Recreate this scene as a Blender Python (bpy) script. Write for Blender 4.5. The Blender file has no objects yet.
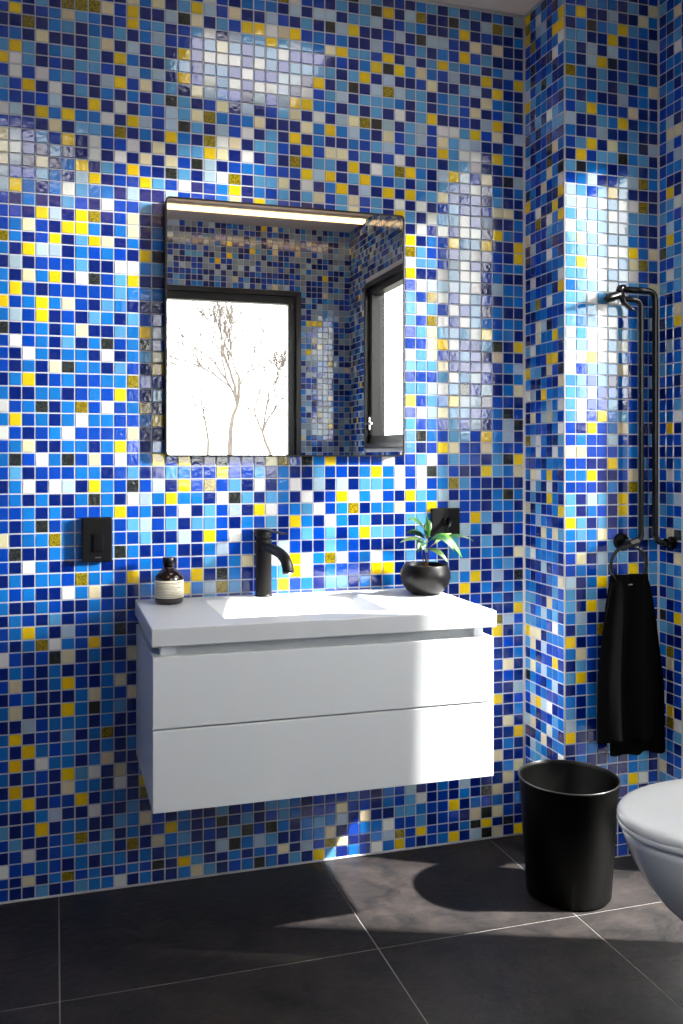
import bpy, bmesh, math, random
import numpy as np
from mathutils import Vector, Matrix
random.seed(7)
rng = np.random.RandomState(11)
PI = math.pi
scene = bpy.context.scene
COL = scene.collection

# ------------------------------------------------------------------ materials
def srgb(r, g, b):
    f = lambda c: (c/12.92 if c <= .04045 else ((c+.055)/1.055)**2.4)
    return (f(r/255), f(g/255), f(b/255), 1)

def mat(name, color, rough=.5, metallic=0, bump=0, bscale=60, var=0, vscale=8, **kw):
    m = bpy.data.materials.new(name); m.use_nodes = True
    nt = m.node_tree; p = nt.nodes['Principled BSDF']
    p.inputs['Base Color'].default_value = color
    p.inputs['Roughness'].default_value = rough
    p.inputs['Metallic'].default_value = metallic
    for k, v in kw.items(): p.inputs[k].default_value = v
    tc = nt.nodes.new('ShaderNodeTexCoord')
    if bump:
        n = nt.nodes.new('ShaderNodeTexNoise'); n.inputs['Scale'].default_value = bscale
        n.inputs['Detail'].default_value = 4
        b = nt.nodes.new('ShaderNodeBump'); b.inputs['Strength'].default_value = bump
        b.inputs['Distance'].default_value = .002
        nt.links.new(tc.outputs['Object'], n.inputs['Vector'])
        nt.links.new(n.outputs['Fac'], b.inputs['Height'])
        nt.links.new(b.outputs['Normal'], p.inputs['Normal'])
    if var:
        n = nt.nodes.new('ShaderNodeTexNoise'); n.inputs['Scale'].default_value = vscale
        n.inputs['Detail'].default_value = 6
        r = nt.nodes.new('ShaderNodeValToRGB')
        c = color
        r.color_ramp.elements[0].color = (c[0]*(1-var), c[1]*(1-var), c[2]*(1-var), 1)
        r.color_ramp.elements[1].color = (min(1, c[0]*(1+var)), min(1, c[1]*(1+var)), min(1, c[2]*(1+var)), 1)
        r.color_ramp.elements[0].position = .3; r.color_ramp.elements[1].position = .7
        nt.links.new(tc.outputs['Object'], n.inputs['Vector'])
        nt.links.new(n.outputs['Fac'], r.inputs['Fac'])
        nt.links.new(r.outputs['Color'], p.inputs['Base Color'])
    return m

def emit(name, color, strength):
    m = bpy.data.materials.new(name); m.use_nodes = True
    nt = m.node_tree; nt.nodes.clear()
    e = nt.nodes.new('ShaderNodeEmission'); o = nt.nodes.new('ShaderNodeOutputMaterial')
    e.inputs['Color'].default_value = color; e.inputs['Strength'].default_value = strength
    nt.links.new(e.outputs[0], o.inputs[0]); return m

def glass_mat():
    m = bpy.data.materials.new('window_glass'); m.use_nodes = True
    nt = m.node_tree; nt.nodes.clear()
    o = nt.nodes.new('ShaderNodeOutputMaterial'); t = nt.nodes.new('ShaderNodeBsdfTransparent')
    t.inputs['Color'].default_value = (.97, .985, .98, 1)
    g = nt.nodes.new('ShaderNodeBsdfGlossy'); g.inputs['Roughness'].default_value = .02
    lw = nt.nodes.new('ShaderNodeLayerWeight'); lw.inputs['Blend'].default_value = .5
    pw = nt.nodes.new('ShaderNodeMath'); pw.operation = 'POWER'; pw.inputs[1].default_value = 5
    f = nt.nodes.new('ShaderNodeMath'); f.operation = 'MULTIPLY_ADD'; f.inputs[1].default_value = .93; f.inputs[2].default_value = .04
    nt.links.new(lw.outputs['Facing'], pw.inputs[0]); nt.links.new(pw.outputs[0], f.inputs[0])
    mx = nt.nodes.new('ShaderNodeMixShader')
    nt.links.new(f.outputs[0], mx.inputs[0]); nt.links.new(t.outputs[0], mx.inputs[1])
    nt.links.new(g.outputs[0], mx.inputs[2]); nt.links.new(mx.outputs[0], o.inputs[0]); return m

def tile_mat():
    m = bpy.data.materials.new('glass_mosaic'); m.use_nodes = True
    nt = m.node_tree; p = nt.nodes['Principled BSDF']
    a = nt.nodes.new('ShaderNodeVertexColor'); a.layer_name = 'tile'
    tc = nt.nodes.new('ShaderNodeTexCoord')
    # speckle on the olive / dark tiles (alpha of the attribute), faint mottling in all of them
    n = nt.nodes.new('ShaderNodeTexNoise'); n.inputs['Scale'].default_value = 300; n.inputs['Detail'].default_value = 3
    nt.links.new(tc.outputs['Object'], n.inputs['Vector'])
    r = nt.nodes.new('ShaderNodeValToRGB')
    r.color_ramp.elements[0].position = .42; r.color_ramp.elements[0].color = (.5, .5, .5, 1)
    r.color_ramp.elements[1].position = .60; r.color_ramp.elements[1].color = (1.45, 1.45, 1.45, 1)
    nt.links.new(n.outputs['Fac'], r.inputs['Fac'])
    mm = nt.nodes.new('ShaderNodeMix'); mm.data_type = 'RGBA'; mm.inputs[6].default_value = (1, 1, 1, 1)
    nt.links.new(a.outputs['Alpha'], mm.inputs[0]); nt.links.new(r.outputs['Color'], mm.inputs[7])
    mul = nt.nodes.new('ShaderNodeMix'); mul.data_type = 'RGBA'; mul.blend_type = 'MULTIPLY'
    mul.inputs[0].default_value = 1
    nt.links.new(a.outputs['Color'], mul.inputs[6]); nt.links.new(mm.outputs[2], mul.inputs[7])
    nt.links.new(mul.outputs[2], p.inputs['Base Color'])
    n2 = nt.nodes.new('ShaderNodeTexNoise'); n2.inputs['Scale'].default_value = 95; n2.inputs['Detail'].default_value = 2
    nt.links.new(tc.outputs['Object'], n2.inputs['Vector'])
    b = nt.nodes.new('ShaderNodeBump'); b.inputs['Strength'].default_value = TB; b.inputs['Distance'].default_value = .001
    nt.links.new(n2.outputs['Fac'], b.inputs['Height']); nt.links.new(b.outputs['Normal'], p.inputs['Normal'])
    p.inputs['Roughness'].default_value = .07
    p.inputs['IOR'].default_value = 1.85
    return m
TB = .35

M = {}
M['tile'] = tile_mat()
M['grout'] = mat('pale_grout', srgb(196, 198, 208), .85)
M['ceiling'] = mat('ceiling_paint', srgb(232, 216, 206), .9, bump=.1, bscale=300)
M['bead'] = mat('sealant_bead', srgb(190, 188, 192), .6)
M['white'] = mat('white_lacquer', srgb(236, 238, 240), .28)
M['solid'] = mat('white_solid_surface', srgb(222, 223, 225), .4)
M['ceramic'] = mat('white_ceramic', srgb(238, 238, 238), .08, **{'Coat Weight': .4, 'Coat Roughness': .03})
M['black'] = mat('matt_black_metal', srgb(17, 14, 13), .42, bump=.05, bscale=400, **{'Specular IOR Level': .3})
M['blackgloss'] = mat('black_plastic', srgb(9, 8, 9), .25, **{'Specular IOR Level': .4})
M['bin'] = mat('black_satin_steel', srgb(3, 3, 3), .4, **{'Specular IOR Level': .10})
M['bininside'] = mat('bin_lining', srgb(8, 8, 8), .7)
M['switch'] = mat('black_switch_plastic', srgb(8, 7, 8), .4, **{'Specular IOR Level': .25})
M['silver'] = mat('silver_mark', srgb(150, 150, 150), .3, 1)
M['amber'] = mat('dark_amber_glass', srgb(26, 12, 8), .06, **{'Coat Weight': .6})
M['cream'] = mat('cream_label_paper', srgb(236, 228, 205), .7)
M['ink'] = mat('brown_ink', srgb(105, 92, 70), .8)
M['pot'] = mat('black_glazed_pot', srgb(8, 6, 6), .38, **{'Specular IOR Level': .25})
M['soil'] = mat('potting_soil', srgb(45, 30, 20), .95, bump=.8, bscale=250, var=.5, vscale=120)
M['leaf'] = mat('green_leaf', srgb(66, 128, 26), .4, var=.3, vscale=30)
M['leafdark'] = mat('dark_green_leaf', srgb(28, 70, 32), .4, var=.3, vscale=30)
M['leafpale'] = mat('pale_green_leaf', srgb(130, 160, 95), .4, var=.2, vscale=30)
M['stem'] = mat('brown_stem', srgb(120, 95, 70), .7)
M['frame'] = mat('black_window_frame', srgb(34, 29, 30), .35)
M['glass'] = glass_mat()
M['towel'] = mat('black_terry', srgb(11, 11, 12), .97, bump=.8, bscale=700, **{'Specular IOR Level': .0})
M['chrome'] = mat('chrome', srgb(200, 200, 200), .08, 1)
M['mirror'] = mat('mirror_silver', (.93, .94, .94, 1), .004, 1)
M['render'] = mat('outside_plaster', srgb(150, 148, 145), .9)
M['gravel'] = mat('gravel_ground', srgb(120, 118, 110), .95, var=.3, vscale=3)
M['sun_blocker'] = mat('weathered_sun_blocker', srgb(110, 102, 95), .85, var=.25, vscale=5)
M['bark'] = mat('grey_bark', srgb(108, 99, 92), .9, var=.15, vscale=4)
M['warm'] = emit('warm_led', (1, .66, .30, 1), 3.8)
M['panel'] = emit('cool_led_panel', (1, .97, .95, 1), 4.2)
M['lamp_body'] = mat('lamp_housing', srgb(225, 215, 200), .5)

def slate():
    m = bpy.data.materials.new('anthracite_slate'); m.use_nodes = True
    nt = m.node_tree; p = nt.nodes['Principled BSDF']
    tc = nt.nodes.new('ShaderNodeTexCoord')
    n = nt.nodes.new('ShaderNodeTexNoise'); n.inputs['Scale'].default_value = 11; n.inputs['Detail'].default_value = 12
    n.inputs['Roughness'].default_value = .65; n.inputs['Distortion'].default_value = .6
    r = nt.nodes.new('ShaderNodeValToRGB')
    r.color_ramp.elements[0].position = .35; r.color_ramp.elements[0].color = srgb(19, 17, 18)
    r.color_ramp.elements[1].position = .75; r.color_ramp.elements[1].color = srgb(54, 47, 45)
    nt.links.new(tc.outputs['Object'], n.inputs['Vector']); nt.links.new(n.outputs['Fac'], r.inputs['Fac'])
    nt.links.new(r.outputs['Color'], p.inputs['Base Color'])
    n2 = nt.nodes.new('ShaderNodeTexNoise'); n2.inputs['Scale'].default_value = 45; n2.inputs['Detail'].default_value = 8
    nt.links.new(tc.outputs['Object'], n2.inputs['Vector'])
    b = nt.nodes.new('ShaderNodeBump'); b.inputs['Strength'].default_value = .6; b.inputs['Distance'].default_value = .004
    nt.links.new(n2.outputs['Fac'], b.inputs['Height']); nt.links.new(b.outputs['Normal'], p.inputs['Normal'])
    p.inputs['Roughness'].default_value = .52
    return m
M['slate'] = slate()
M['floor_grout'] = mat('floor_grout', srgb(150, 146, 142), .8)

# ------------------------------------------------------------------ mesh helpers
def link(name, bm, materials, parent=None, smooth=False, bevel=0, segs=2):
    me = bpy.data.meshes.new(name); bmesh.ops.recalc_face_normals(bm, faces=bm.faces); bm.to_mesh(me); bm.free()
    for m in (materials if isinstance(materials, (list, tuple)) else [materials]): me.materials.append(m)
    o = bpy.data.objects.new(name, me); COL.objects.link(o)
    if parent: o.parent = parent
    if smooth:
        for p in me.polygons: p.use_smooth = True
    if bevel:
        b = o.modifiers.new('bevel', 'BEVEL'); b.width = bevel; b.segments = segs; b.limit_method = 'ANGLE'
        b.angle_limit = math.radians(40); b.harden_normals = False
    return o
def thing(name, label, cat, loc=(0, 0, 0), group=None):
    o = bpy.data.objects.new(name, None); COL.objects.link(o); o.location = loc
    o.empty_display_size = .05
    o['label'] = label; o['category'] = cat
    if group: o['group'] = group
    return o
def tag(o, label, cat, group=None):
    o['label'] = label; o['category'] = cat
    if group: o['group'] = group
    return o
def struct(o): o['kind'] = 'structure'; return o
def box(bm, x0, x1, y0, y1, z0, z1, mi=0):
    v = [bm.verts.new((x, y, z)) for z in (z0, z1) for y in (y0, y1) for x in (x0, x1)]
    for f in ((0, 2, 3, 1), (4, 5, 7, 6), (0, 1, 5, 4), (2, 6, 7, 3), (0, 4, 6, 2), (1, 3, 7, 5)):
        bm.faces.new([v[i] for i in f]).material_index = mi
    return v
def newbox(name, a, m, parent=None, bevel=0, segs=2, off=(0, 0, 0)):
    bm = bmesh.new(); box(bm, a[0]-off[0], a[1]-off[0], a[2]-off[1], a[3]-off[1], a[4]-off[2], a[5]-off[2])
    return link(name, bm, m, parent, bevel=bevel, segs=segs)
def lathe(bm, prof, cx=0, cy=0, n=48, sy=1, cap=True):
    rings = []
    for r, z in prof:
        rings.append([bm.verts.new((cx+r*math.cos(2*PI*i/n), cy+sy*r*math.sin(2*PI*i/n), z)) for i in range(n)])
    for a, b in zip(rings, rings[1:]):
        for i in range(n):
            bm.faces.new((a[i], a[(i+1) % n], b[(i+1) % n], b[i]))
    if cap:
        if prof[0][0] > 1e-5: bm.faces.new(rings[0][::-1])
        if prof[-1][0] > 1e-5: bm.faces.new(rings[-1])
def tube(bm, pts, rad, n=12, cap=True):
    pts = [Vector(p) for p in pts]
    rads = rad if isinstance(rad, (list, tuple)) else [rad]*len(pts)
    rings = []; up = None
    for i, p in enumerate(pts):
        d = (pts[min(i+1, len(pts)-1)]-pts[max(i-1, 0)]).normalized()
        if up is None:
            up = Vector((0, 0, 1)) if abs(d.z) < .9 else Vector((0, 1, 0))
        s = d.cross(up).normalized(); up = s.cross(d).normalized()
        rings.append([bm.verts.new(p+rads[i]*(math.cos(2*PI*k/n)*s+math.sin(2*PI*k/n)*up)) for k in range(n)])
    for a, b in zip(rings, rings[1:]):
        for k in range(n): bm.faces.new((a[k], a[(k+1) % n], b[(k+1) % n], b[k]))
    if cap: bm.faces.new(rings[0][::-1]); bm.faces.new(rings[-1])
def arc_path(pts, r, n=6):
    """polyline with rounded corners"""
    pts = [Vector(p) for p in pts]; out = [pts[0]]
    for a, b, c in zip(pts, pts[1:], pts[2:]):
        d1 = (a-b).normalized(); d2 = (c-b).normalized()
        p1 = b+d1*r; p2 = b+d2*r
        for i in range(n+1):
            t = i/n; out.append((1-t)**2*p1+2*t*(1-t)*b+t*t*p2)
    out.append(pts[-1]); return out
def clump(o): return o

# ------------------------------------------------------------------ mosaic pattern, read off the wall row by row, highlights kept as pale tiles
# N navy, B royal blue, M azure, L light blue, P pale grey blue, W white, C cream, Y yellow, O olive, K dark speckled
XS = [-.142, -.111, -.08, -.048, -.016, .015, .048, .081, .112, .145, .177, .209, .241, .275, .308, .343, .376, .41, .443, .478,
      .512, .544, .578, .611, .644, .678, .712, .744, .779, .812, .846, .881, .917, .949, .982, 1.015, 1.048, 1.083, 1.117,
      1.151, 1.186, 1.222, 1.257, 1.292, 1.327]
ZS = [2.417, 2.385, 2.353, 2.322, 2.289, 2.255, 2.227, 2.194, 2.162, 2.13, 2.1, 2.067, 2.036, 2.003, 1.972, 1.94, 1.907, 1.876,
      1.845, 1.815, 1.78, 1.748, 1.716, 1.683, 1.655, 1.622, 1.588, 1.556, 1.521, 1.489, 1.455, 1.422, 1.391, 1.36, 1.328,
      1.293, 1.258, 1.226, 1.192, 1.158, 1.125, 1.091, 1.057, 1.022, .989, .956, .922, .887, .852, .82, .785, .751, .718,
      .687, .654, .624, .588, .555, .522, .489, .454, .42, .39, .355, .323, .289, .256, .223, .191, .156, .126, .094, .06,
      .034, .003]
LEFT = """MMNLNOOOCBY BYNBMCLMNBY NNONMLNMBLN BMNCNNNLCNP LYLNMLNLNYM YWLNBNLLBNP BWBWMLBNPYB LBYNWNLNMNM MBBBPNNYNWN
WPNYMYMMWNY BBBNCNLLMON CPBLBYNWBBW CWBNLNNWNWN CPNCNMYNLBY PBBLMNPYNBB PYMNMWLMMNP BNMNNLBNWBB BBNYPNYONBC BMCBNYYMNMC
OMNBYNLYCNM MNYPPNMBMBN NPNBBBLNNWW MNCMYNWKBLY MYBNBBBBBLM YBMYMCBNLMN MPBYNBNLMNL KNBMNMCNNLM BWBMNLNMKBM BNWMNMMNWNM
BNMNCKMMNLB NMYNBMBBMMO MNNMMNBMBYB WBMKNMOBWBM MYBMNMWMMBB WBNBMWBBBBC BMCNNMMNMYB MKBWMKBCBWB BLNBBBMMNBL NMWNWPNYMBK
BMNMNNMKMNW BBMNMNBBMYB BNMKBMMMMBL CNMMOMMMMBB BKNNMMMMMKM BNWMNNMMNBB NMNMMBOMMBY MBMNNWMCNMN MNNMBNNMBBN NMBNLNBMMNB
BMYMNPBNMKN BNMOWMBYNMN WBNBKCNMNNC NMBNMNBNMBN BCNNMYBNMCN NBMNNNMCMBC MCNNNYMKMLN NNPBMMMNMNN MYNBNLNMONN MNYMBMMNMNM
BYNWMMNMCNN MNMBNYLWNCN NYNBNCMMNWN MMYNBBYNMMN NNNMPNNWNNL LNBYNMMNNLM BLNNBMONLNM NBWNBMMLMNO WBBMBNMNMMN BNCNMOBMNBM
BNNLNBLMMWN""".split()            # columns 0..10, from row 4 down (74 rows in all)
GRID = [['?']*44 for _ in range(74)]
def row(r, c, s):
    for i, ch in enumerate(s):
        if 0 <= r < 74 and 0 <= c+i < 44 and ch != '.': GRID[r][c+i] = ch
def colm(c, r, s):
    for i, ch in enumerate(s):
        if 0 <= r+i < 74 and ch != '.': GRID[r+i][c] = ch
for i, s in enumerate(LEFT): row(4+i, 0, s)
# second block of columns (index = tile column + 1)
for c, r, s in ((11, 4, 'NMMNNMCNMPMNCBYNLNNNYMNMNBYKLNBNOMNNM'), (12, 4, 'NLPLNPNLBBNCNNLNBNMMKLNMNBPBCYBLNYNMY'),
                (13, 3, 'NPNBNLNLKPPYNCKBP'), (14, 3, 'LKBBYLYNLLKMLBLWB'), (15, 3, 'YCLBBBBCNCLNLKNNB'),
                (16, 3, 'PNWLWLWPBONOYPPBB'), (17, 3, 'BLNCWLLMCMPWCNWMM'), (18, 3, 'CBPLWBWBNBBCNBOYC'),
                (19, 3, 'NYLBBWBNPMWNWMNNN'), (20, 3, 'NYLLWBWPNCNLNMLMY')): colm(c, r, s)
for r, s in ((40, 'MYBYNNKBBN'), (41, 'NNLMBBYBBL'), (42, 'BPNYBOBLNW'), (43, 'PMYMMNWKLN'), (44, 'MNBWNLBPNY'), (45, 'PBLNLLBNMB'),
             (46, 'LNNPNYBWBN'), (47, 'NBMNNMPBBN'), (48, 'MBNBNLBMCN'), (49, 'NMMBYNKMNN'), (50, 'MMLYMPOLNN'),
             (67, 'NNMBNNMNBM'), (68, 'CBNMNNLNBN'), (69, 'NBYMNBKNLN'), (70, 'NCMLNBNLKB'), (71, 'MNMMMNPKMP'), (72, 'BKNYLNNMNM'),
             (73, 'MNNMCLNBMK')): row(r, 11, s)
# third block
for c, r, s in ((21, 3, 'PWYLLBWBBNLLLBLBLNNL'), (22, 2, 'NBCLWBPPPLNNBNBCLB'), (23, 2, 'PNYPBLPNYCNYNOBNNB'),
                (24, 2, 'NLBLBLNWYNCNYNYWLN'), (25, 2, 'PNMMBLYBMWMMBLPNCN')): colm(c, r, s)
for c, r, s in ((26, 1, 'NPKBCNLNLMNYNCLYMB'), (27, 0, 'KLNPMYBNLPNPMNCNNYL'), (28, 0, 'KNLYNLNLKNLCPMBYLNC'), (29, 0, 'PLLNNLMYNLNOMBLNYPB'),
                (30, 0, 'LKPNPBYNPLLKNLNWMNL'), (31, 0, 'NYNBBYKPOLNPCPBLBYN')): colm(c, r, s)
row(19, 26, 'BLCBLN')
for r, s in ((40, 'COBKMYBBBBW'), (41, 'NMNNLBBNMYM'), (42, 'NMWNPNPNLLM'), (43, 'LMNWNBYWMWB'), (44, 'WBMLWBMONMM'), (45, 'LNYMNWMNLNN'),
             (46, 'NNBLBLNMYLL'), (47, 'NPBNNLMBNNN'), (48, 'WWYWMOWBMWM'), (49, 'MLYWNMBBNYY'), (50, 'MYBMNLLNMNM'),
             (68, 'LLMNBBBMBNM'), (69, 'BLMNBBCBBNML'), (70, 'KMNMLMPNCNN'), (71, 'LNNMMCNBMMW'), (72, 'BCNPBOCNNMP'), (73, 'MNLNYLNMBWM')): row(r, 21, s)
# right block of the back wall; white tiles up its middle paint in a window highlight
for c, r, s in ((32, 0, 'BNBPNNYNPMWNB'), (33, 0, 'NPLNBPMNLNNLL'), (34, 0, 'MOMKLNCBLLLPP'), (35, 0, 'LNNPNLMCNNYBB'), (36, 0, 'NNNPMYBNMMNWC'),
                (37, 0, 'LKMBBLPNLLNWL'), (38, 0, 'NLYNYMNLBBBLP'), (39, 0, 'LNNCBLNPNCNYP'), (40, 0, 'NPBNLNYNCNPBN'), (41, 0, 'MONCNMNYMBYCN'),
                (42, 0, 'NLNNNPBNMLNNM'), (43, 0, 'PNMNNBYNNNBPN'),
                (32, 13, 'BWOLNW'), (33, 13, 'LNYNYNLNYOWYBLLLBBWLBL'), (34, 13, 'NLMLMWNWNLLNWBWBLBLLBLB'),
                (35, 13, 'BLNNLNWNMLLNPOLOCCCLBP'), (36, 13, 'YNPLCBLWBBBWPWBWLYBCLW'), (37, 13, 'LLYMBLLBYBPLPBWBLWBBWL'),
                (38, 13, 'WLPBBBWWLPWWPWBWLBLBLK'), (39, 13, 'WWBWBBBWLWBWWLLLWBBBPB'), (40, 13, 'NNCNNBPNYNNBNBNMYLNBBP'),
                (41, 13, 'YNNMLCNYNBBMPNMBMKCBNN'), (42, 13, 'MMKNNCNMNNMNMMNMMNNMNM'), (43, 13, 'NNPMNNMBYKMNMMNMNYNPMC')): colm(c, r, s)
row(22, 33, 'OLBBBPWNBNY')
for r, s in ((35, 'YBLMYPPNBBN'), (36, 'BWPCLLBBMKB'), (37, 'LBMBLBPNBPK'), (38, 'LKMBLLBYMPN'), (39, 'LNBYCBBCMBB')): row(r, 33, s)
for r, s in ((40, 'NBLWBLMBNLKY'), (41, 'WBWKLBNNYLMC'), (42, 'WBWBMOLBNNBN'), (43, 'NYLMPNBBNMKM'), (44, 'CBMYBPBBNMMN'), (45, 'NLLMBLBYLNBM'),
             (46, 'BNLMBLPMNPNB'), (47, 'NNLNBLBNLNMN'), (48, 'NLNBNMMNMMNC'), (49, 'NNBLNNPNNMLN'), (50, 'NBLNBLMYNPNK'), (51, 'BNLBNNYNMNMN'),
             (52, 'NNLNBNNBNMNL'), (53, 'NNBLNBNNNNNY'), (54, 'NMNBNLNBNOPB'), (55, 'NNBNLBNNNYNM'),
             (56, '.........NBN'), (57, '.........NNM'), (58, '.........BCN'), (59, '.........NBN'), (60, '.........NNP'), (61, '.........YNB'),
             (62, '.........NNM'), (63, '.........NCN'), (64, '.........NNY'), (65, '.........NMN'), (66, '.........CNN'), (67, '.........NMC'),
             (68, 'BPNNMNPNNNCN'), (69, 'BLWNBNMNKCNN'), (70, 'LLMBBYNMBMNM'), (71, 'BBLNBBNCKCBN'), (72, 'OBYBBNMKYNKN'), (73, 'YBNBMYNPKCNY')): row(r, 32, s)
FACE = [['?']*9 for _ in range(74)]  # column face; pale tiles in the middle rows paint in a reflected highlight
def fcol(c, r, s):
    for i, ch in enumerate(s):
        if ch != '.' and r+i < 74: FACE[r+i][c] = ch
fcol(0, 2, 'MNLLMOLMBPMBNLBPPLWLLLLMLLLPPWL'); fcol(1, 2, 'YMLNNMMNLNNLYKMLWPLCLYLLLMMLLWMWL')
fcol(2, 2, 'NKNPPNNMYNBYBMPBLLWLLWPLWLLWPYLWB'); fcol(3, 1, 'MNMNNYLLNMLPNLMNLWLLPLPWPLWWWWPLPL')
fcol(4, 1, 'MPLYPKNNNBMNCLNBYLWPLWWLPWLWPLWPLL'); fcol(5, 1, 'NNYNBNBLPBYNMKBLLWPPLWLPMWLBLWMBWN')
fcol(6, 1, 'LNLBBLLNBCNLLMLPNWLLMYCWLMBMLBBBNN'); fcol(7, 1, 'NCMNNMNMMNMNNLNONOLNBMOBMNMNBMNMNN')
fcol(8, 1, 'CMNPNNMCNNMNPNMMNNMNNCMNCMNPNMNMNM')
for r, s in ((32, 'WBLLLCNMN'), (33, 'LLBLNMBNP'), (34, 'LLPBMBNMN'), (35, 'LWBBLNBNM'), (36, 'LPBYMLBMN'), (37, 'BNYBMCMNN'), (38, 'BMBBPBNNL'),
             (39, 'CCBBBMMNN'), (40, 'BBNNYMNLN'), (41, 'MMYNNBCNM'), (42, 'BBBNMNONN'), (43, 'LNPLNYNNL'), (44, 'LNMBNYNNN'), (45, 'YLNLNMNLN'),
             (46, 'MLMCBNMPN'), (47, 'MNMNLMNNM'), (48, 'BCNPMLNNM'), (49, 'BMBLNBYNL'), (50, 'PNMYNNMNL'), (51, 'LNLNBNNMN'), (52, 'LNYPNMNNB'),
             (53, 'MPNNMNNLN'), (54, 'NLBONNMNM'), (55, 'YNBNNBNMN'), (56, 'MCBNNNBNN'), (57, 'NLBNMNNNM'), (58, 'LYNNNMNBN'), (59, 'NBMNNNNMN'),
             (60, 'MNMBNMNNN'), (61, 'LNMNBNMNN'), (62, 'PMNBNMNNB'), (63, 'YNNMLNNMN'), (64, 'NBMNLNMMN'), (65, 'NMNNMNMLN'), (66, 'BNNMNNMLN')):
    for i, ch in enumerate(s): FACE[r][i] = ch

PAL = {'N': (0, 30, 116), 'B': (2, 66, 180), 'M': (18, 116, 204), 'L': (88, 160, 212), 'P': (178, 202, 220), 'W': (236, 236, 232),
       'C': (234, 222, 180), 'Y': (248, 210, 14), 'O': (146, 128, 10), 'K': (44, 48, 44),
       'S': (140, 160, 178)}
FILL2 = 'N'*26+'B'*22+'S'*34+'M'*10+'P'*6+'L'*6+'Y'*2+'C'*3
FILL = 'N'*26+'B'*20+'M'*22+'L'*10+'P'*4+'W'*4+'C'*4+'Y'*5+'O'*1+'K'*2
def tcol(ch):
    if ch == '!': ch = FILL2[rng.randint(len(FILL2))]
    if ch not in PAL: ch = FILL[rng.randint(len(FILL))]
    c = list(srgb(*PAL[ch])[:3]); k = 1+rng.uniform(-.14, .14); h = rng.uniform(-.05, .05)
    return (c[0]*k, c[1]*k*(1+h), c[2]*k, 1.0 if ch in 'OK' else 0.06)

def tile_sheet(o, u, v, us, vs, get, holes=(), n=None):
    """tiles on the plane through o spanned by u, v; returns vertex/face/colour arrays. get(i, j) -> letter"""
    o, u, v, n = [np.array(a, float) for a in (o, u, v, n)]
    V, F, Cc = [], [], []
    g = .0016; bv = .0011; h = .0022
    for i in range(len(us)-1):
        for j in range(len(vs)-1):
            a0, a1 = sorted((us[i], us[i+1])); b0, b1 = sorted((vs[j], vs[j+1]))
            if a1-a0 < .008 or b1-b0 < .008: continue
            cu, cv = (a0+a1)/2, (b0+b1)/2
            if any(x0-.012 < cu < x1+.012 and y0-.012 < cv < y1+.012 for x0, x1, y0, y1 in holes): continue
            a0 += g+rng.uniform(-.0004, .0004); a1 -= g; b0 += g+rng.uniform(-.0004, .0004); b1 -= g
            t1, t2 = rng.normal(0, .011, 2); k = len(V)
            for (a, b) in ((a0, b0), (a1, b0), (a1, b1), (a0, b1)): V.append(o+u*a+v*b+n*.0002)
            for (a, b) in ((a0+bv, b0+bv), (a1-bv, b0+bv), (a1-bv, b1-bv), (a0+bv, b1-bv)):
                V.append(o+u*a+v*b+n*(h+t1*(a-cu)+t2*(b-cv)))
            F += [(k+4, k+5, k+6, k+7)]+[(k+q, k+(q+1) % 4, k+4+(q+1) % 4, k+4+q) for q in range(4)]
            Cc += [tcol(get(i, j))]*20
    return V, F, Cc
def wall_object(name, slabs, sheets):
    V, F, C4, MI = [], [], [], []
    for (x0, x1, y0, y1, z0, z1) in slabs:
        k = len(V)
        V += [np.array((x, y, z)) for z in (z0, z1) for y in (y0, y1) for x in (x0, x1)]
        fs = ((0, 2, 3, 1), (4, 5, 7, 6), (0, 1, 5, 4), (2, 6, 7, 3), (0, 4, 6, 2), (1, 3, 7, 5))
        F += [tuple(k+i for i in f) for f in fs]; C4 += [(1, 1, 1, 0)]*24; MI += [0]*6
    for (v, f, c) in sheets:
        k = len(V); V += v; F += [tuple(k+i for i in q) for q in f]; C4 += c; MI += [1]*len(f)
    me = bpy.data.meshes.new(name); me.from_pydata([tuple(p) for p in V], [], F)
    me.materials.append(M['grout']); me.materials.append(M['tile'])
    me.polygons.foreach_set('material_index', MI)
    at = me.color_attributes.new('tile', 'FLOAT_COLOR', 'CORNER')
    at.data.foreach_set('color', np.array(C4, dtype=np.float32).ravel())
    me.update()
    ob = bpy.data.objects.new(name, me); COL.objects.link(ob); return struct(ob)

XL, XC, XR = -2.0, 1.329, 1.631       # left wall, column side, right wall
YC, YB, H = -.223, -2.75, 2.42         # column face, wall behind the camera, ceiling
P_ = .0327
wid = .10                               # wall thickness
def edges(a, b, p=P_):
    n = max(1, round(abs(b-a)/p)); return [a+(b-a)*i/n for i in range(n+1)]
# back wall: tiles at the measured joints, the unseen left continued at the same pitch
us = edges(XL, XS[0])[:-1]; off = len(us); us = us+XS
def gback(i, j):
    c = i-off
    return GRID[j][c] if 0 <= c < 44 and j < 74 else '?'
zfull = [H]+ZS[1:-1]+[.002]
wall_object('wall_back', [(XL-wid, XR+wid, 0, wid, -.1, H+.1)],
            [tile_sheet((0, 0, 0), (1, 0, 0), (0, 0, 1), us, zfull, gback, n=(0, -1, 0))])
# boxed-out column in the corner: side facing the room's left and front face
fu = [XC+.002+(XR-XC-.004)*i/9 for i in range(10)]
fz = edges(H, .002, (H-.002)/74)
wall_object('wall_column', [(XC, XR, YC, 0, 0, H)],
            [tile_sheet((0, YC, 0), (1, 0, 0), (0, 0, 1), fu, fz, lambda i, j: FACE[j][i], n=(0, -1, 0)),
             tile_sheet((XC, 0, 0), (0, 1, 0), (0, 0, 1), edges(-.004, YC+.002), fz, lambda i, j: '?', n=(-1, 0, 0))])
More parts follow.
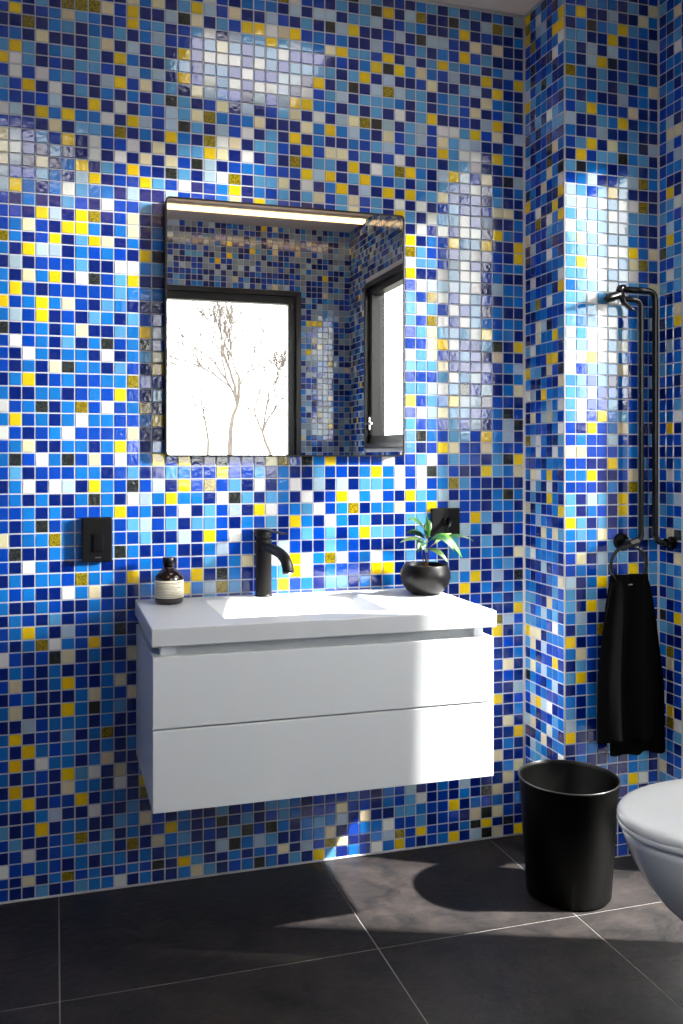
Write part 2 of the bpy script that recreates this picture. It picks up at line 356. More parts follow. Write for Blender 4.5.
# openings of the right wall (y0, y1, z0, z1) and of the wall behind the camera (x0, x1, z0, z1)
WB = (-2.457, -1.60, 1.165, 2.065)
WC = (-1.53, -.84, 1.165, 2.36)
WD = (-.825, -.345, .03, 2.02)
WA = (.46, 1.339, .98, 2.059)
def rslab(y0, y1, z0, z1): return (XR, XR+wid, y0, y1, z0, z1)
wall_object('wall_right',
            [rslab(YB-wid, WB[0], -.1, H+.1), rslab(WB[0], WB[1], -.1, WB[2]), rslab(WB[0], WB[1], WB[3], H+.1), rslab(WB[1], WC[0], -.1, H+.1),
             rslab(WC[0], WC[1], -.1, WC[2]), rslab(WC[0], WC[1], WC[3], H+.1), rslab(WC[1], WD[0], -.1, H+.1),
             rslab(WD[0], WD[1], -.1, WD[2]), rslab(WD[0], WD[1], WD[3], H+.1), rslab(WD[1], 0, -.1, H+.1)],
            [tile_sheet((XR, 0, 0), (0, 1, 0), (0, 0, 1), edges(YC-.002, YB), fz, lambda i, j: '?' if i < 28 else '!', holes=(WB, WC, WD), n=(-1, 0, 0))])
def bslab(x0, x1, z0, z1): return (x0, x1, YB-wid, YB, z0, z1)
wall_object('wall_front', [bslab(XL-wid, WA[0], -.1, H+.1), bslab(WA[0], WA[1], -.1, WA[2]), bslab(WA[0], WA[1], WA[3], H+.1), bslab(WA[1], XR, -.1, H+.1)],
            [tile_sheet((0, YB, 0), (1, 0, 0), (0, 0, 1), edges(XL, XR), fz, lambda i, j: '!', holes=(WA,), n=(0, 1, 0))])
wall_object('wall_left', [(XL-wid, XL, YB-wid, 0, -.1, H+.1)],
            [tile_sheet((XL, 0, 0), (0, 1, 0), (0, 0, 1), edges(-.002, YB), fz, lambda i, j: '?', n=(1, 0, 0))])
struct(newbox('ceiling', (XL, XR, YB, 0, H, H+.12), M['ceiling']))
# ceiling shadow-line cove and corner beads
def bead(name, pts, r=.0035):
    bm = bmesh.new(); tube(bm, pts, r, 8); return struct(link(name, bm, M['bead'], smooth=True))
bead('trim_1', [(XC-.001, -.001, .0), (XC-.001, -.001, H)], .0075)
bead('trim_2', [(XR-.001, YC-.001, .0), (XR-.001, YC-.001, H)], .006)
bead('trim_3', [(XL, -.001, H-.003), (XC, -.001, H-.003)], .006)
bead('trim_4', [(XC-.001, 0, H-.003), (XC-.001, YC, H-.003), (XR, YC-.001, H-.003)], .006)
bead('trim_5', [(XC, YC, .0), (XC, YC, H)], .0022)
bead('trim_6', [(XL, -.002, .002), (XC, -.002, .002)], .0035)

# floor: large slate tiles
bm = bmesh.new()
box(bm, XL, XR, YB, 0, -.12, -.0012, 1)
fx = [XL, -1.371, -.68, .009, .700, 1.211, XR]
fy = [0, -.478, -1.168, -1.858, -2.548, YB]
for a, b in zip(fx, fx[1:]):
    for c, d in zip(fy, fy[1:]):
        g = .0016
        box(bm, a+(g if a > XL else 0), b-(g if b < XR else 0), d+(g if d > YB else 0), c-(g if c < 0 else 0), -.01, 0, 0)
struct(link('floor', bm, [M['slate'], M['floor_grout']]))

# ------------------------------------------------------------------ windows
def window(name, axis, at, r, sash=.05, split=None, handle=None, fw=.028):
    """axis 'x': in the wall behind the camera; axis 'y': in the right wall"""
    e = bpy.data.objects.new(name, None); COL.objects.link(e); e['kind'] = 'structure'
    a0, a1, z0, z1 = r
    def bx(bm, p0, p1, q0, q1, d0, d1):     # p along the wall, q height, d depth outwards
        if axis == 'y': box(bm, at+d0, at+d1, p0, p1, q0, q1)
        else: box(bm, p0, p1, at-d1, at-d0, q0, q1)
    def ring(p0, p1, q0, q1, w, d0, d1):
        bm = bmesh.new()
        bx(bm, p0, p1, q0, q0+w, d0, d1); bx(bm, p0, p1, q1-w, q1, d0, d1)
        bx(bm, p0, p0+w, q0+w, q1-w, d0, d1); bx(bm, p1-w, p1, q0+w, q1-w, d0, d1); return bm
    link('window_frame', ring(a0, a1, z0, z1, fw, -.012, wid), M['frame'], e, bevel=.002)
    spans = [(a0+fw, a1-fw)]
    if split: spans = [(a0+fw, split-.012), (split+.012, a1-fw)]
    if split:
        bm = bmesh.new(); bx(bm, split-.012, split+.012, z0+fw, z1-fw, .0, .08); link('mullion', bm, M['frame'], e)
    for (p0, p1) in spans:
        s = link('window_sash', ring(p0, p1, z0+fw, z1-fw, sash-.012, .012, .07), M['frame'], e, bevel=.002)
        bm = bmesh.new(); w = sash-.02
        bx(bm, p0+w, p1-w, z0+fw+w, z1-fw-w, .058, .062); link('window_pane', bm, M['glass'], s)
        if handle:
            bm = bmesh.new(); hp = p0+sash*.35
            bx(bm, hp-.008, hp+.008, z0+.10, z0+.17, .0, .0125); bx(bm, hp-.007, hp+.10, z0+.125, z0+.139, -.022, -.010)
            bx(bm, hp-.006, hp+.006, z0+.125, z0+.139, -.012, .002)
            link('window_handle', bm, M['chrome'], s, bevel=.002)
    return e
window('window_1', 'x', YB, WA, .055)
window('window_2', 'y', XR, WB, .05, handle=True)
window('window_3', 'y', XR, WC, .04)
window('window_4', 'y', XR, WD, .032, fw=.016)

# ------------------------------------------------------------------ vanity unit
van = thing('vanity_cabinet', 'white wall-hung vanity cabinet with two wide handleless drawers', 'cabinet', (.606, -.2175, .348))
def L(o, p): return (o[0]-p[0], o[1]-p[0], o[2]-p[1], o[3]-p[1], o[4]-p[2], o[5]-p[2])
VO = (.606, -.2175, .348)
VX0, VX1, VF = .201, 1.011, -.433
bm = bmesh.new()
box(bm, *L((VX0, VX0+.018, VF+.020, -.003, .345, .681), VO)); box(bm, *L((VX1-.018, VX1, VF+.020, -.003, .345, .681), VO))
box(bm, *L((VX0+.018, VX1-.018, VF+.020, -.003, .345, .363), VO)); box(bm, *L((VX0+.018, VX1-.018, -.021, -.003, .363, .703), VO))
link('carcass', bm, M['white'], van, bevel=.001)
newbox('finger_rail', (VX0+.018, VX1-.018, VF+.045, VF+.057, .60, .703), M['white'], van, off=VO)
for x0, x1 in ((VX0+.018, VX0+.052), (VX1-.042, VX1-.018)):
    newbox('spacer_block', (x0, x1, VF+.022, VF+.0445, .672, .7035), M['white'], van, bevel=.001, off=VO)
for z0, z1 in ((.345, .5225), (.5265, .681)):
    newbox('drawer_front', (VX0, VX1, VF, VF+.0195, z0, z1), M['white'], van, bevel=.0012, off=VO)

# basin top: slab with a hopper-shaped sink
TO = (.608, -.218, .704)
bas = thing('washbasin', 'white rectangular basin top with a wide sloping sink, lying on the drawer cabinet', 'sink', TO)
bm = bmesh.new()
X0, X1, Y0, Y1, Z0, Z1 = .198, 1.0175, -.436, -.003, .7045, .744
bx0, bx1, by0, by1 = .372, .779, -.350, -.066
cx0, cx1, cy0, cy1, cz = .400, .690, -.325, -.150, .660
def ringv(x0, x1, y0, y1, z): return [bm.verts.new((a-TO[0], b-TO[1], z-TO[2])) for a, b in ((x0, y0), (x1, y0), (x1, y1), (x0, y1))]
ob, ot = ringv(X0, X1, Y0, Y1, Z0), ringv(X0, X1, Y0, Y1, Z1)
it, ib = ringv(bx0, bx1, by0, by1, Z1), ringv(cx0, cx1, cy0, cy1, cz)
jt, jb = ringv(bx0-.012, bx1+.012, by0-.012, by1+.012, Z0), ringv(cx0-.012, cx1+.012, cy0-.012, cy1+.012, cz-.012)
for A, B in ((ob, ot), (ot, it), (it, ib), (ob, jt), (jt, jb)):
    for i in range(4): bm.faces.new((A[i], A[(i+1) % 4], B[(i+1) % 4], B[i]))
bm.faces.new(ib); bm.faces.new(jb)
link('basin_slab', bm, M['solid'], bas, bevel=.0025, segs=3)
bm = bmesh.new(); lathe(bm, [(0, .0), (.026, .0), (.026, .003), (.022, .005), (.012, .0035), (0, .003)], 0, 0, 32, cap=False)
d = link('drain', bm, M['chrome'], bas, smooth=True); d.location = (.545-TO[0], -.235-TO[1], cz-TO[2]+.0005)

# faucet
fx_, fy_ = .5315, -.037
ROTF = math.radians(9)
fau = thing('faucet', 'matt black single-lever tap with a curved spout behind the sink', 'tap', (fx_, fy_, .7442))
fau.rotation_euler.z = ROTF
bm = bmesh.new(); lathe(bm, [(0, 0), (.0235, 0), (.0235, .003), (.0215, .005), (.0215, .150), (.0205, .152), (0, .152)], 0, 0, 40, cap=False)
link('body', bm, M['black'], fau, smooth=False, bevel=.001)
bm = bmesh.new()
lathe(bm, [(0, .1535), (.0185, .1535), (.0185, .158), (.0222, .160), (.0225, .1775), (.0215, .179), (0, .179)], 0, 0, 40, cap=False)
box(bm, -.0065, .0065, -.150, -.012, .1745, .1785)
link('lever', bm, M['black'], fau, bevel=.001)
bm = bmesh.new()
pts = [(0, -.012, .130), (0, -.06, .130), (0, -.115, .124), (0, -.146, .113), (0, -.162, .098), (0, -.169, .080)]
fine = []
for i in range(len(pts)-1):
    p0, p1, p2, p3 = [Vector(pts[max(0, min(len(pts)-1, i+k))]) for k in (-1, 0, 1, 2)]
    for s in range(4):
        t = s/4; fine.append(.5*((2*p1)+(p2-p0)*t+(2*p0-5*p1+4*p2-p3)*t*t+(3*p1-p0-3*p2+p3)*t**3))
fine.append(Vector(pts[-1]))
tube(bm, fine, [.0125+.0025*i/len(fine) for i in range(len(fine))], 20)
sp = link('spout', bm, M['black'], fau, smooth=True)
bm = bmesh.new(); tube(bm, [(0, -.1692, .0795), (0, -.1700, .0765)], .0105, 20)
link('aerator', bm, M['chrome'], sp)

# soap bottle
bo = thing('soap_bottle', 'small dark amber bottle with cream label on the left end of basin top', 'bottle', (.276, -.085, .7442))
bm = bmesh.new()
lathe(bm, [(0, 0), (.031, 0), (.0355, .004), (.0365, .010), (.0365, .062), (.034, .072), (.026, .081), (.017, .087), (.0135, .091), (.0135, .094), (0, .094)], 0, 0, 48, cap=False)
link('bottle_body', bm, M['amber'], bo, smooth=True)
bm = bmesh.new(); lathe(bm, [(.0140, .0945), (.0152, .0945), (.0168, .098), (.0168, .1145), (.0160, .1165), (0, .1165)], 0, 0, 36, cap=False)
link('cap', bm, M['blackgloss'], bo, smooth=True, bevel=.0008)
R = .0368
def cyl_patch(bm, a0, a1, z0, z1, r, n=24):
    v0 = [bm.verts.new((r*math.cos(a0+(a1-a0)*i/n), r*math.sin(a0+(a1-a0)*i/n), z0)) for i in range(n+1)]
    v1 = [bm.verts.new((v.co.x, v.co.y, z1)) for v in v0]
    for i in range(n): bm.faces.new((v0[i], v0[i+1], v1[i+1], v1[i]))
bm = bmesh.new(); cyl_patch(bm, -PI*.98, PI*.25, .016, .0605, R, 48)
lb = link('label', bm, M['cream'], bo, smooth=True)
s = lb.modifiers.new('s', 'SOLIDIFY'); s.thickness = .0003
bm = bmesh.new(); zz = .0555
for k in range(10):
    a = -PI*.86; hgt = .0011 if k not in (0, 3) else .0018
    while a < -PI*.25-(k % 3)*.25:
        w = random.uniform(.06, .16); cyl_patch(bm, a, a+w, zz-hgt, zz, R+.00045, 3); a += w+.035
    zz -= .0039
link('printed_lines', bm, M['ink'], lb)

# ------------------------------------------------------------------ potted plant
PP = (.958, -.131, .7442)
pl = thing('potted_plant', 'small leafy green plant in round black pot on the basin top', 'plant', PP)
bm = bmesh.new()
prof = [(0, 0), (.032, 0), (.038, .002), (.052, .012), (.063, .028), (.0685, .046), (.067, .062), (.060, .078), (.0585, .081), (.0565, .080), (.059, .068), (.058, .055), (0, .054)]
lathe(bm, prof, 0, 0, 64, cap=False); link('pot', bm, M['pot'], pl, smooth=True)
bm = bmesh.new(); lathe(bm, [(.0570, .066), (.045, .070), (.025, .073), (0, .074)], 0, 0, 40, cap=False)
so = link('soil', bm, M['soil'], pl, smooth=True)
def leaf(base, tip, width, m, arch=.02, curl=.25, n=10):
    bm = bmesh.new(); b, t = Vector(base), Vector(tip); d = t-b
    side = d.cross(Vector((0, 0, 1)));
    side = side.normalized() if side.length > 1e-5 else Vector((1, 0, 0))
    view = Vector((.25, -.9, .35)); side = (side*.55+d.cross(view).normalized()*.6).normalized()
    nrm = side.cross(d).normalized(); rows = []
    for i in range(n+1):
        s_ = i/n; c = b+d*s_+Vector((0, 0, 1))*arch*4*s_*(1-s_)
        w = width*(math.sin(PI*min(1, s_**.8))**.75)*.5 + (.0012 if i in (0, n) else 0)
        rows.append([bm.verts.new(c+side*w*k+nrm*abs(k)*w*curl) for k in (-1, -.5, 0, .5, 1)])
    for r0, r1 in zip(rows, rows[1:]):
        for k in range(4): bm.faces.new((r0[k], r0[k+1], r1[k+1], r1[k]))
    o = link('leaf', bm, m, pl, smooth=True)
    s_ = o.modifiers.new('s', 'SOLIDIFY'); s_.thickness = .0007; return o
bm = bmesh.new()
tube(bm, [(0, 0, .07), (.002, .002, .10), (.004, 0, .13), (.006, .0, .165)], [.0028, .0024, .002, .0016], 8)
tube(bm, [(.004, 0, .07), (.006, -.006, .10), (.010, -.01, .122)], [.0022, .0018, .0014], 8)
tube(bm, [(-.002, .004, .07), (-.006, .01, .11), (-.010, .01, .14)], [.002, .0017, .0012], 8)
tube(bm, [(.008, .004, .12), (.03, .01, .135), (.055, .014, .145)], [.0014, .0012, .001], 6)
link('stem', bm, M['stem'], pl, smooth=True)
leaf((.006, 0, .160), (-.062, -.03, .205), .030, M['leafdark'], .012)
leaf((.004, -.004, .150), (-.012, -.035, .215), .034, M['leaf'], .004)
leaf((.006, 0, .140), (.088, -.045, .100), .036, M['leaf'], .030)
leaf((.006, 0, .138), (.060, -.055, .118), .030, M['leafdark'], .026)
leaf((.002, .0, .140), (-.078, -.01, .142), .014, M['leafpale'], .010)
leaf((.050, .012, .142), (.140, -.005, .140), .013, M['leafdark'], .014)
leaf((.030, .010, .134), (.085, .02, .160), .012, M['leafpale'], .006)
leaf((.004, -.004, .120), (.045, -.045, .090), .024, M['leafpale'], .010)
leaf((-.002, 0, .135), (-.036, -.035, .118), .028, M['leafdark'], .012)
leaf((-.002, .0, .150), (-.052, .01, .165), .026, M['leafdark'], .008)
leaf((.002, .0, .160), (.018, .015, .198), .022, M['leafdark'], .004)
leaf((.0, -.002, .112), (-.03, -.05, .128), .018, M['leafpale'], .006)

# ------------------------------------------------------------------ mirror cabinet
MX0, MX1, MZ0, MZ1, MD = .271, .929, 1.116, 1.787, .048
mi = thing('wall_mirror', 'rectangular mirror with a thin black frame hung above the sink', 'mirror', (.6, -.003, 1.116))
MO = (.6, -.003, 1.116)
def rr(bm, x0, x1, z0, z1, r, y, n=6):
    out = []
    for cx, cz_, a0 in ((x1-r, z1-r, 0), (x0+r, z1-r, 90), (x0+r, z0+r, 180), (x1-r, z0+r, 270)):
        for i in range(n+1):
            a = math.radians(a0+90*i/n); out.append(bm.verts.new((cx+r*math.cos(a)-MO[0], y-MO[1], cz_+r*math.sin(a)-MO[2])))
    return out
bm = bmesh.new(); r_ = .012; fw = .0042
A = rr(bm, MX0, MX1, MZ0, MZ1, r_, -.003); B = rr(bm, MX0, MX1, MZ0, MZ1, r_, -MD-.0015)
C_ = rr(bm, MX0+fw, MX1-fw, MZ0+fw, MZ1-fw, r_-fw, -MD-.0015); D_ = rr(bm, MX0+fw, MX1-fw, MZ0+fw, MZ1-fw, r_-fw, -MD+.001)
for P, Q in ((A, B), (B, C_), (C_, D_)):
    for i in range(len(P)): bm.faces.new((P[i], P[(i+1) % len(P)], Q[(i+1) % len(P)], Q[i]))
bm.faces.new(A); bm.faces.new(D_[::-1])
link('mirror_frame', bm, M['black'], mi)
bm = bmesh.new(); C_ = rr(bm, MX0+fw, MX1-fw, MZ0+fw, MZ1-fw, r_-fw, -MD); D_ = rr(bm, MX0+fw, MX1-fw, MZ0+fw, MZ1-fw, r_-fw, -MD+.0008)
for i in range(len(C_)): bm.faces.new((C_[i], C_[(i+1) % len(C_)], D_[(i+1) % len(C_)], D_[i]))
bm.faces.new(C_); bm.faces.new(D_[::-1])
link('mirror_glass', bm, M['mirror'], mi)

# ------------------------------------------------------------------ switches
SO = (.102, -.003, .849)
sw = thing('light_switch', 'black square wall switch left of the mirror, above the soap bottle', 'switch', SO)
newbox('switch_housing', (-.037, .037, -.036, 0, 0, .112), M['switch'], sw, bevel=.003, segs=3)
newbox('rocker', (-.011, .014, -.0415, -.0362, .026, .072), M['blackgloss'], sw, bevel=.0015)
newbox('indicator_mark', (-.006, .009, -.0368, -.0362, .010, .013), M['silver'], sw)
S2 = (1.069, -.003, .886)
so2 = thing('wall_socket', 'black wall socket behind the potted plant, with a small toggle', 'socket', S2)
newbox('socket_plate', (-.044, .044, -.012, 0, 0, .083), M['switch'], so2, bevel=.003, segs=3)
bm = bmesh.new(); lathe(bm, [(.014, 0), (.014, .006), (.012, .008), (0, .008)], 0, 0, 24)
k = link('toggle_base', bm, M['blackgloss'], so2); k.rotation_euler = (PI/2, 0, 0); k.location = (.004, -.012, .046)
bm = bmesh.new(); tube(bm, [(.004, -.018, .052), (.006, -.030, .042), (-.012, -.040, .018)], [.006, .006, .0045], 10)
link('toggle', bm, M['blackgloss'], so2, smooth=True)

# ------------------------------------------------------------------ waste bin
bi = thing('waste_bin', 'round black open-topped waste bin on the floor by the column', 'bin', (1.258, -.362, .001))
bm = bmesh.new()
lathe(bm, [(0, .0), (.100, .0), (.105, .004), (.123, .280), (.1255, .2895), (.1255, .2925), (.1235, .2945), (.1205, .2920), (.1185, .286), (.101, .012), (0, .010)], 0, 0, 72, sy=1.05, cap=False)
link('bin_shell', bm, M['bin'], bi, smooth=True)
bm = bmesh.new()
n = 72
pts = [(.1245*math.cos(2*PI*i/n), 1.05*.1245*math.sin(2*PI*i/n), .2935) for i in range(n+1)]
tube(bm, pts, .0022, 8, cap=False); link('bin_rim', bm, mat('bin_rim', srgb(26, 25, 24), .3), bi, smooth=True)

# ------------------------------------------------------------------ toilet
TY = -.930
to = thing('toilet', 'white wall-hung toilet with closed lid at the right edge', 'toilet', (XR, TY, .08))
TW = (XR, TY, .08)
def outline(bm, tip, b, z, back=-.004, n=28, xc=None, sq=2.0):
    a = (xc if xc is not None else min(tip+.225, 1.60))-tip; c = tip+a; vs = []
    for i in range(n+1):
        t = -PI/2+PI*i/n; ct, st = math.cos(t), math.sin(t)
        vs.append(bm.verts.new((c-a*abs(ct)**(2/sq)-TW[0], b*(abs(st)**(2/sq))*(1 if st > 0 else -1), z-TW[2])))
    nb = 6
    for i in range(1, nb+1):
        s_ = i/nb; vs.append(bm.verts.new((c+(XR+back-c)*s_-TW[0], b*(1-.32*s_**3), z-TW[2])))
    for i in range(nb, 0, -1):
        s_ = i/nb; vs.append(bm.verts.new((c+(XR+back-c)*s_-TW[0], -b*(1-.32*s_**3), z-TW[2])))
    return vs
def loft(bm, rings):
    for A, B in zip(rings, rings[1:]):
        for i in range(len(A)): bm.faces.new((A[i], A[(i+1) % len(A)], B[(i+1) % len(A)], B[i]))
    bm.faces.new(rings[0][::-1]); bm.faces.new(rings[-1])
bm = bmesh.new()
loft(bm, [outline(bm, t, b, z) for t, b, z in ((1.46, .085, .085), (1.40, .098, .092), (1.335, .108, .110), (1.26, .120, .145), (1.195, .132, .185), (1.14, .145, .235), (1.10, .156, .285),
          (1.075, .165, .330), (1.062, .170, .365), (1.058, .172, .3775), (1.063, .168, .381))])
link('bowl', bm, M['ceramic'], to, smooth=True)
bm = bmesh.new()
loft(bm, [outline(bm, t, b, z, -.05) for t, b, z in ((1.064, .168, .3845), (1.056, .174, .3855), (1.050, .1765, .390), (1.049, .177, .400))])
link('seat', bm, M['ceramic'], to, smooth=True)
bm = bmesh.new()
loft(bm, [outline(bm, t, b, z, -.05) for t, b, z in ((1.050, .1765, .4005), (1.049, .177, .402), (1.050, .1765, .4105), (1.055, .172, .4165), (1.065, .164, .4195), (1.10, .135, .4215), (1.16, .09, .4225))])
link('lid', bm, M['ceramic'], to, smooth=True)
for s_ in (-1, 1):
    bm = bmesh.new(); tube(bm, [(-.04, s_*.085-.02, .315), (-.04, s_*.085+.02, .315)], .012, 16)
    link('hinge', bm, M['chrome'], to)

# ------------------------------------------------------------------ shower rail, ring, towel
ra = thing('wall_rail', 'tall black double wall rail with a forked hook on the tiled column', 'rail', (1.56, YC, .88))
RO = (1.56, YC, .88)
def rel(ps): return [(p[0]-RO[0], p[1]-RO[1], p[2]-RO[2]) for p in ps]
ry = -.275
bm = bmesh.new(); tube(bm, arc_path(rel([(1.470, ry, 1.572), (1.581, ry, 1.572), (1.581, ry, .878), (1.622, -.288, .878)]), .028), .0085, 16)
link('outer_bar', bm, M['blackgloss'], ra, smooth=True)
bm = bmesh.new(); tube(bm, arc_path(rel([(1.478, ry, 1.546), (1.536, ry, 1.546), (1.536, ry, .880), (1.510, ry, .880)]), .024), .0078, 16)
link('inner_bar', bm, M['blackgloss'], ra, smooth=True)
bm = bmesh.new()
tube(bm, rel([(1.410, -.290, 1.540), (1.432, -.286, 1.546), (1.462, ry, 1.556), (1.474, ry, 1.566)]), [.003, .0075, .012, .009], 14)
tube(bm, rel([(1.470, ry, 1.562), (1.478, -.28, 1.535), (1.494, -.288, 1.518), (1.508, -.292, 1.512)]), [.010, .008, .006, .003], 12)
tube(bm, rel([(1.466, ry, 1.560), (1.470, ry, 1.575), (1.484, ry, 1.578)]), [.011, .010, .0085], 12)
tube(bm, rel([(1.468, ry+.002, 1.556), (1.468, YC-.002, 1.556)]), [.010, .013], 16)
link('forked_hook', bm, M['blackgloss'], ra, smooth=True)
bm = bmesh.new(); tube(bm, rel([(1.622, -.288, .878), (1.6305, -.288, .878)]), [.018, .018], 24)
tube(bm, rel([(1.605, -.288, .878), (1.624, -.288, .878)]), [.013, .013], 20)
link('wall_flange', bm, M['blackgloss'], ra)

rg = thing('towel_ring', 'black towel ring hanging below the double wall rail', 'towel ring', (1.50, YC, .875))
GO = (1.50, YC, .875)
def relg(ps): return [(p[0]-GO[0], p[1]-GO[1], p[2]-GO[2]) for p in ps]
bm = bmesh.new()
tube(bm, relg([(1.505, YC-.002, .880), (1.505, YC-.012, .880)]), [.024, .021], 28)
tube(bm, relg([(1.505, YC-.010, .880), (1.500, ry-.008, .880)]), .009, 16)
tube(bm, relg([(1.520, ry-.006, .884), (1.495, ry-.006, .878), (1.470, ry-.008, .866)]), [.012, .011, .007], 14)
link('ring_mount', bm, M['blackgloss'], rg, smooth=False)
bm = bmesh.new(); rc = (1.491, -.283, .820)
pts = relg([(rc[0]+.056*math.cos(a), rc[1], rc[2]+.054*math.sin(a)) for a in [2*PI*i/48 for i in range(49)]])
tube(bm, pts, .0048, 10, cap=False); link('ring', bm, M['blackgloss'], rg, smooth=True)

def towel():
    bm = bmesh.new(); nu, nv = 64, 60
    for front in (0, 1):
        rows = []
        for j in range(nv+1):
            t = j/nv
            z = .776+.024*math.sin(min(1, t*12)*PI/2)*(0 if t > .0 else 1)
            zb = .300 if not front else .347
            z = .782-(.782-zb)*t
            e = min(1, t*1.6)**.7
            xl = 1.437+(1.391-1.437)*e; xr = 1.552+(1.616-1.552)*e
            if front: xl += 0; xr -= .055*e
            else: xl += .055*e
            r_ = []
            for i in range(nu+1):
                s_ = i/nu; x = xl+(xr-xl)*s_
                fold = .011*math.sin(s_*PI*4+front*1.2+.9*math.sin(t*3))*(.5+.5*e)+.0015*math.sin(s_*PI*9+2*t)
                y = -.283+(-.010 if front else .010)*(.4+e)+fold*.8
                edge = min(s_, 1-s_)
                zz_ = z-.004*math.sin(s_*PI*5+front)*t
                y = min(y, YC-.012)
                r_.append(bm.verts.new((x-1.49, y+.283, zz_-.782)))
            rows.append(r_)
        for a, b in zip(rows, rows[1:]):
            for i in range(nu): bm.faces.new((a[i], a[i+1], b[i+1], b[i]))
        if front: top1 = rows[0]
        else: top0 = rows[0]
    # over the ring
    prev = top0
    for k in range(1, 6):
        a = PI*k/6; cur = []
        for v0, v1 in zip(top0, top1):
            m_ = (v0.co+v1.co)/2; h = (v0.co-v1.co)/2
            cur.append(bm.verts.new(m_+h*math.cos(a)+Vector((0, 0, .012))*math.sin(a)))
        for i in range(len(cur)-1): bm.faces.new((prev[i], prev[i+1], cur[i+1], cur[i]))
        prev = cur
    for i in range(len(prev)-1): bm.faces.new((prev[i], prev[i+1], top1[i+1], top1[i]))
    o = link('hand_towel', bm, M['towel'], smooth=True); o.location = (1.49, -.283, .782)
    s_ = o.modifiers.new('s', 'SOLIDIFY'); s_.thickness = .005; s_.offset = 0
    return tag(o, 'black hand towel draped through the towel ring beside the waste bin', 'towel')
towel()

# ------------------------------------------------------------------ ceiling lights
cl = thing('strip_light', 'long warm-glowing strip light on the ceiling, seen in the mirror', 'ceiling light', (.45, -2.42, H))
newbox('lamp_housing', (-1.15, 1.17, -.035, .035, -.012, 0), M['lamp_body'], cl, bevel=.002)
newbox('diffuser', (-1.14, 1.16, -.024, .024, -.030, -.0121), M['warm'], cl, bevel=.004)
for i, (x, y, s, lab) in enumerate(((.62, -.60, .22, 'square ceiling light over the sink, a pale sheen above the mirror'),
                                    (-.15, -1.75, .22, 'square ceiling light over the left side, a pale sheen at upper left'))):
    c_ = thing('ceiling_panel_light', lab, 'ceiling light', (x, y, H), 'square ceiling lights')
    newbox('panel_frame', (-s-.01, s+.01, -s-.01, s+.01, -.010, 0), M['lamp_body'], c_, bevel=.002)
    newbox('diffuser', (-s, s, -s, s, -.012, -.0101), M['panel'], c_)

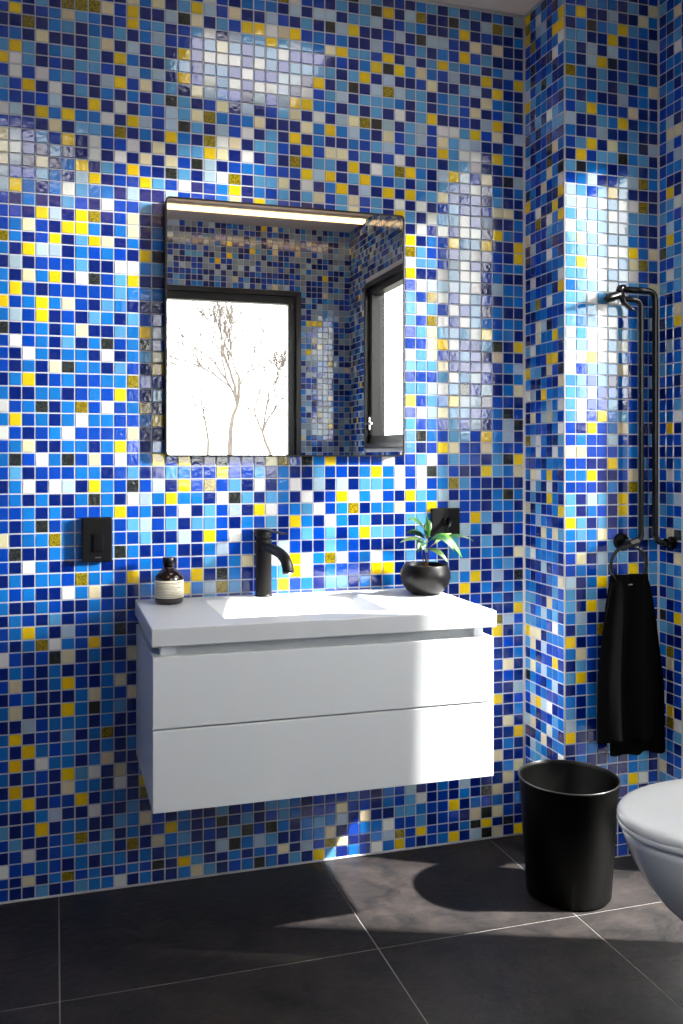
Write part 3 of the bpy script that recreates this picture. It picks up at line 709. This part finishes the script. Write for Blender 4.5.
# ------------------------------------------------------------------ outside
struct(newbox('ground', (-25, 25, -40, 12, -.5, -.12), M['gravel']))
bm = bmesh.new()  # unseen boards added outside to keep low sun off lower walls and floor
for i in range(34):
    x = 3.0+(.02 if i % 2 else 0); y = -3.6+i*.125; box(bm, x, x+.02, y, y+.12, -.12, 1.35)
gf = link('sun_blocker_fence', bm, M['sun_blocker']); tag(gf, 'unseen weathered board fence standing outside the right-hand windows', 'sun_blocker')
def tree(x, y, trunk, l0, r0, seed, label):
    rnd = random.Random(seed); bm = bmesh.new()
    def br(p, d, l, r, depth):
        pts = [p]; q = p.copy(); dd = d.copy()
        for k in range(3):
            dd = (dd+Vector((rnd.gauss(0, .12), rnd.gauss(0, .12), rnd.gauss(.03, .06)))).normalized(); q = q+dd*l/3; pts.append(q.copy())
        tube(bm, pts, [max(r*(1-.11*k), .0045) for k in range(4)], 8 if depth < 2 else 4, cap=False)
        if depth == 7: return
        for c in range(3 if depth < 1 else (2 if rnd.random() < .6 else 3)):
            a = rnd.uniform(.3, .72); ax = Vector((rnd.gauss(0, 1), rnd.gauss(0, 1), .2)).normalized()
            nd = (Matrix.Rotation(a, 3, ax) @ dd).normalized(); nd.z = max(nd.z, .1)
            br(pts[-1 if c == 0 else rnd.choice((2, 3))], (nd+Vector((0, 0, .12))).normalized(), l*rnd.uniform(.72, .9), r*.66, depth+1)
    t0 = Vector((0, 0, 0)); t1 = Vector((.05, 0, trunk)); tube(bm, [t0, t1*.5, t1], [r0*1.5, r0*1.2, r0], 10, cap=False)
    br(t1, Vector((.02, 0, 1)), l0, r0, 0)
    o = link('bare_tree', bm, M['bark']); o.location = (x, y, -.12)
    return tag(o, label, 'tree', 'bare trees outside the window')
tree(3.30, -16, 1.6, .72, .050, 3, 'leafless tree in the middle of the window seen in the mirror')
tree(4.95, -19.5, 1.1, .80, .045, 5, 'leafless tree at the right side of the window seen in the mirror')
tree(1.2, -23, 1.2, .80, .045, 8, 'leafless tree at the left edge of the window seen in the mirror')
tree(4.6, -27, 1.8, .95, .040, 12, 'fainter leafless tree farther back in the window seen in the mirror')

# ------------------------------------------------------------------ light
w = bpy.data.worlds.new('sky'); scene.world = w; w.use_nodes = True
bg = w.node_tree.nodes['Background']; bg.inputs['Color'].default_value = (1, .985, .96, 1); bg.inputs['Strength'].default_value = 7.0
def light(name, kind, energy, loc, direction, **kw):
    d = bpy.data.lights.new(name, kind); d.energy = energy
    for k, v in kw.items(): setattr(d, k, v)
    o = bpy.data.objects.new(name, d); COL.objects.link(o); o.location = loc
    o.rotation_euler = Vector(direction).to_track_quat('-Z', 'Y').to_euler(); return o
light('low_sun', 'SUN', 6.8, (6, -6, 6), (-1, .8, -.30), angle=math.radians(4), color=(1, .97, .92))
dr = Vector((.85, -.37, 1)).normalized()
gl = light('added_glint_spot', 'SPOT', 31000, Vector((1.631, -.585, .95))+dr*8.0, -dr, spot_size=math.radians(12.5), spot_blend=.25, shadow_soft_size=.13, color=(1, .96, .92))  # added spot standing in for a second sun on floor and vanity
gl.scale = (.25, 1, 1)

# ------------------------------------------------------------------ camera
cd = bpy.data.cameras.new('camera'); cam = bpy.data.objects.new('camera', cd); COL.objects.link(cam)
cam.location = (0, -2.4566, 1.1123)
cam.rotation_euler = (PI/2, 0, -math.radians(17.2))
cd.sensor_fit = 'VERTICAL'; cd.sensor_height = 36; cd.lens = 925/1024*36
cd.shift_y = -(512-458)/1024; cd.clip_start = .02
scene.camera = cam
vs_ = scene.view_settings; vs_.view_transform = 'Standard'; vs_.look = 'None'; vs_.gamma = 1; vs_.use_curve_mapping = False
vs_.exposure = 0.1
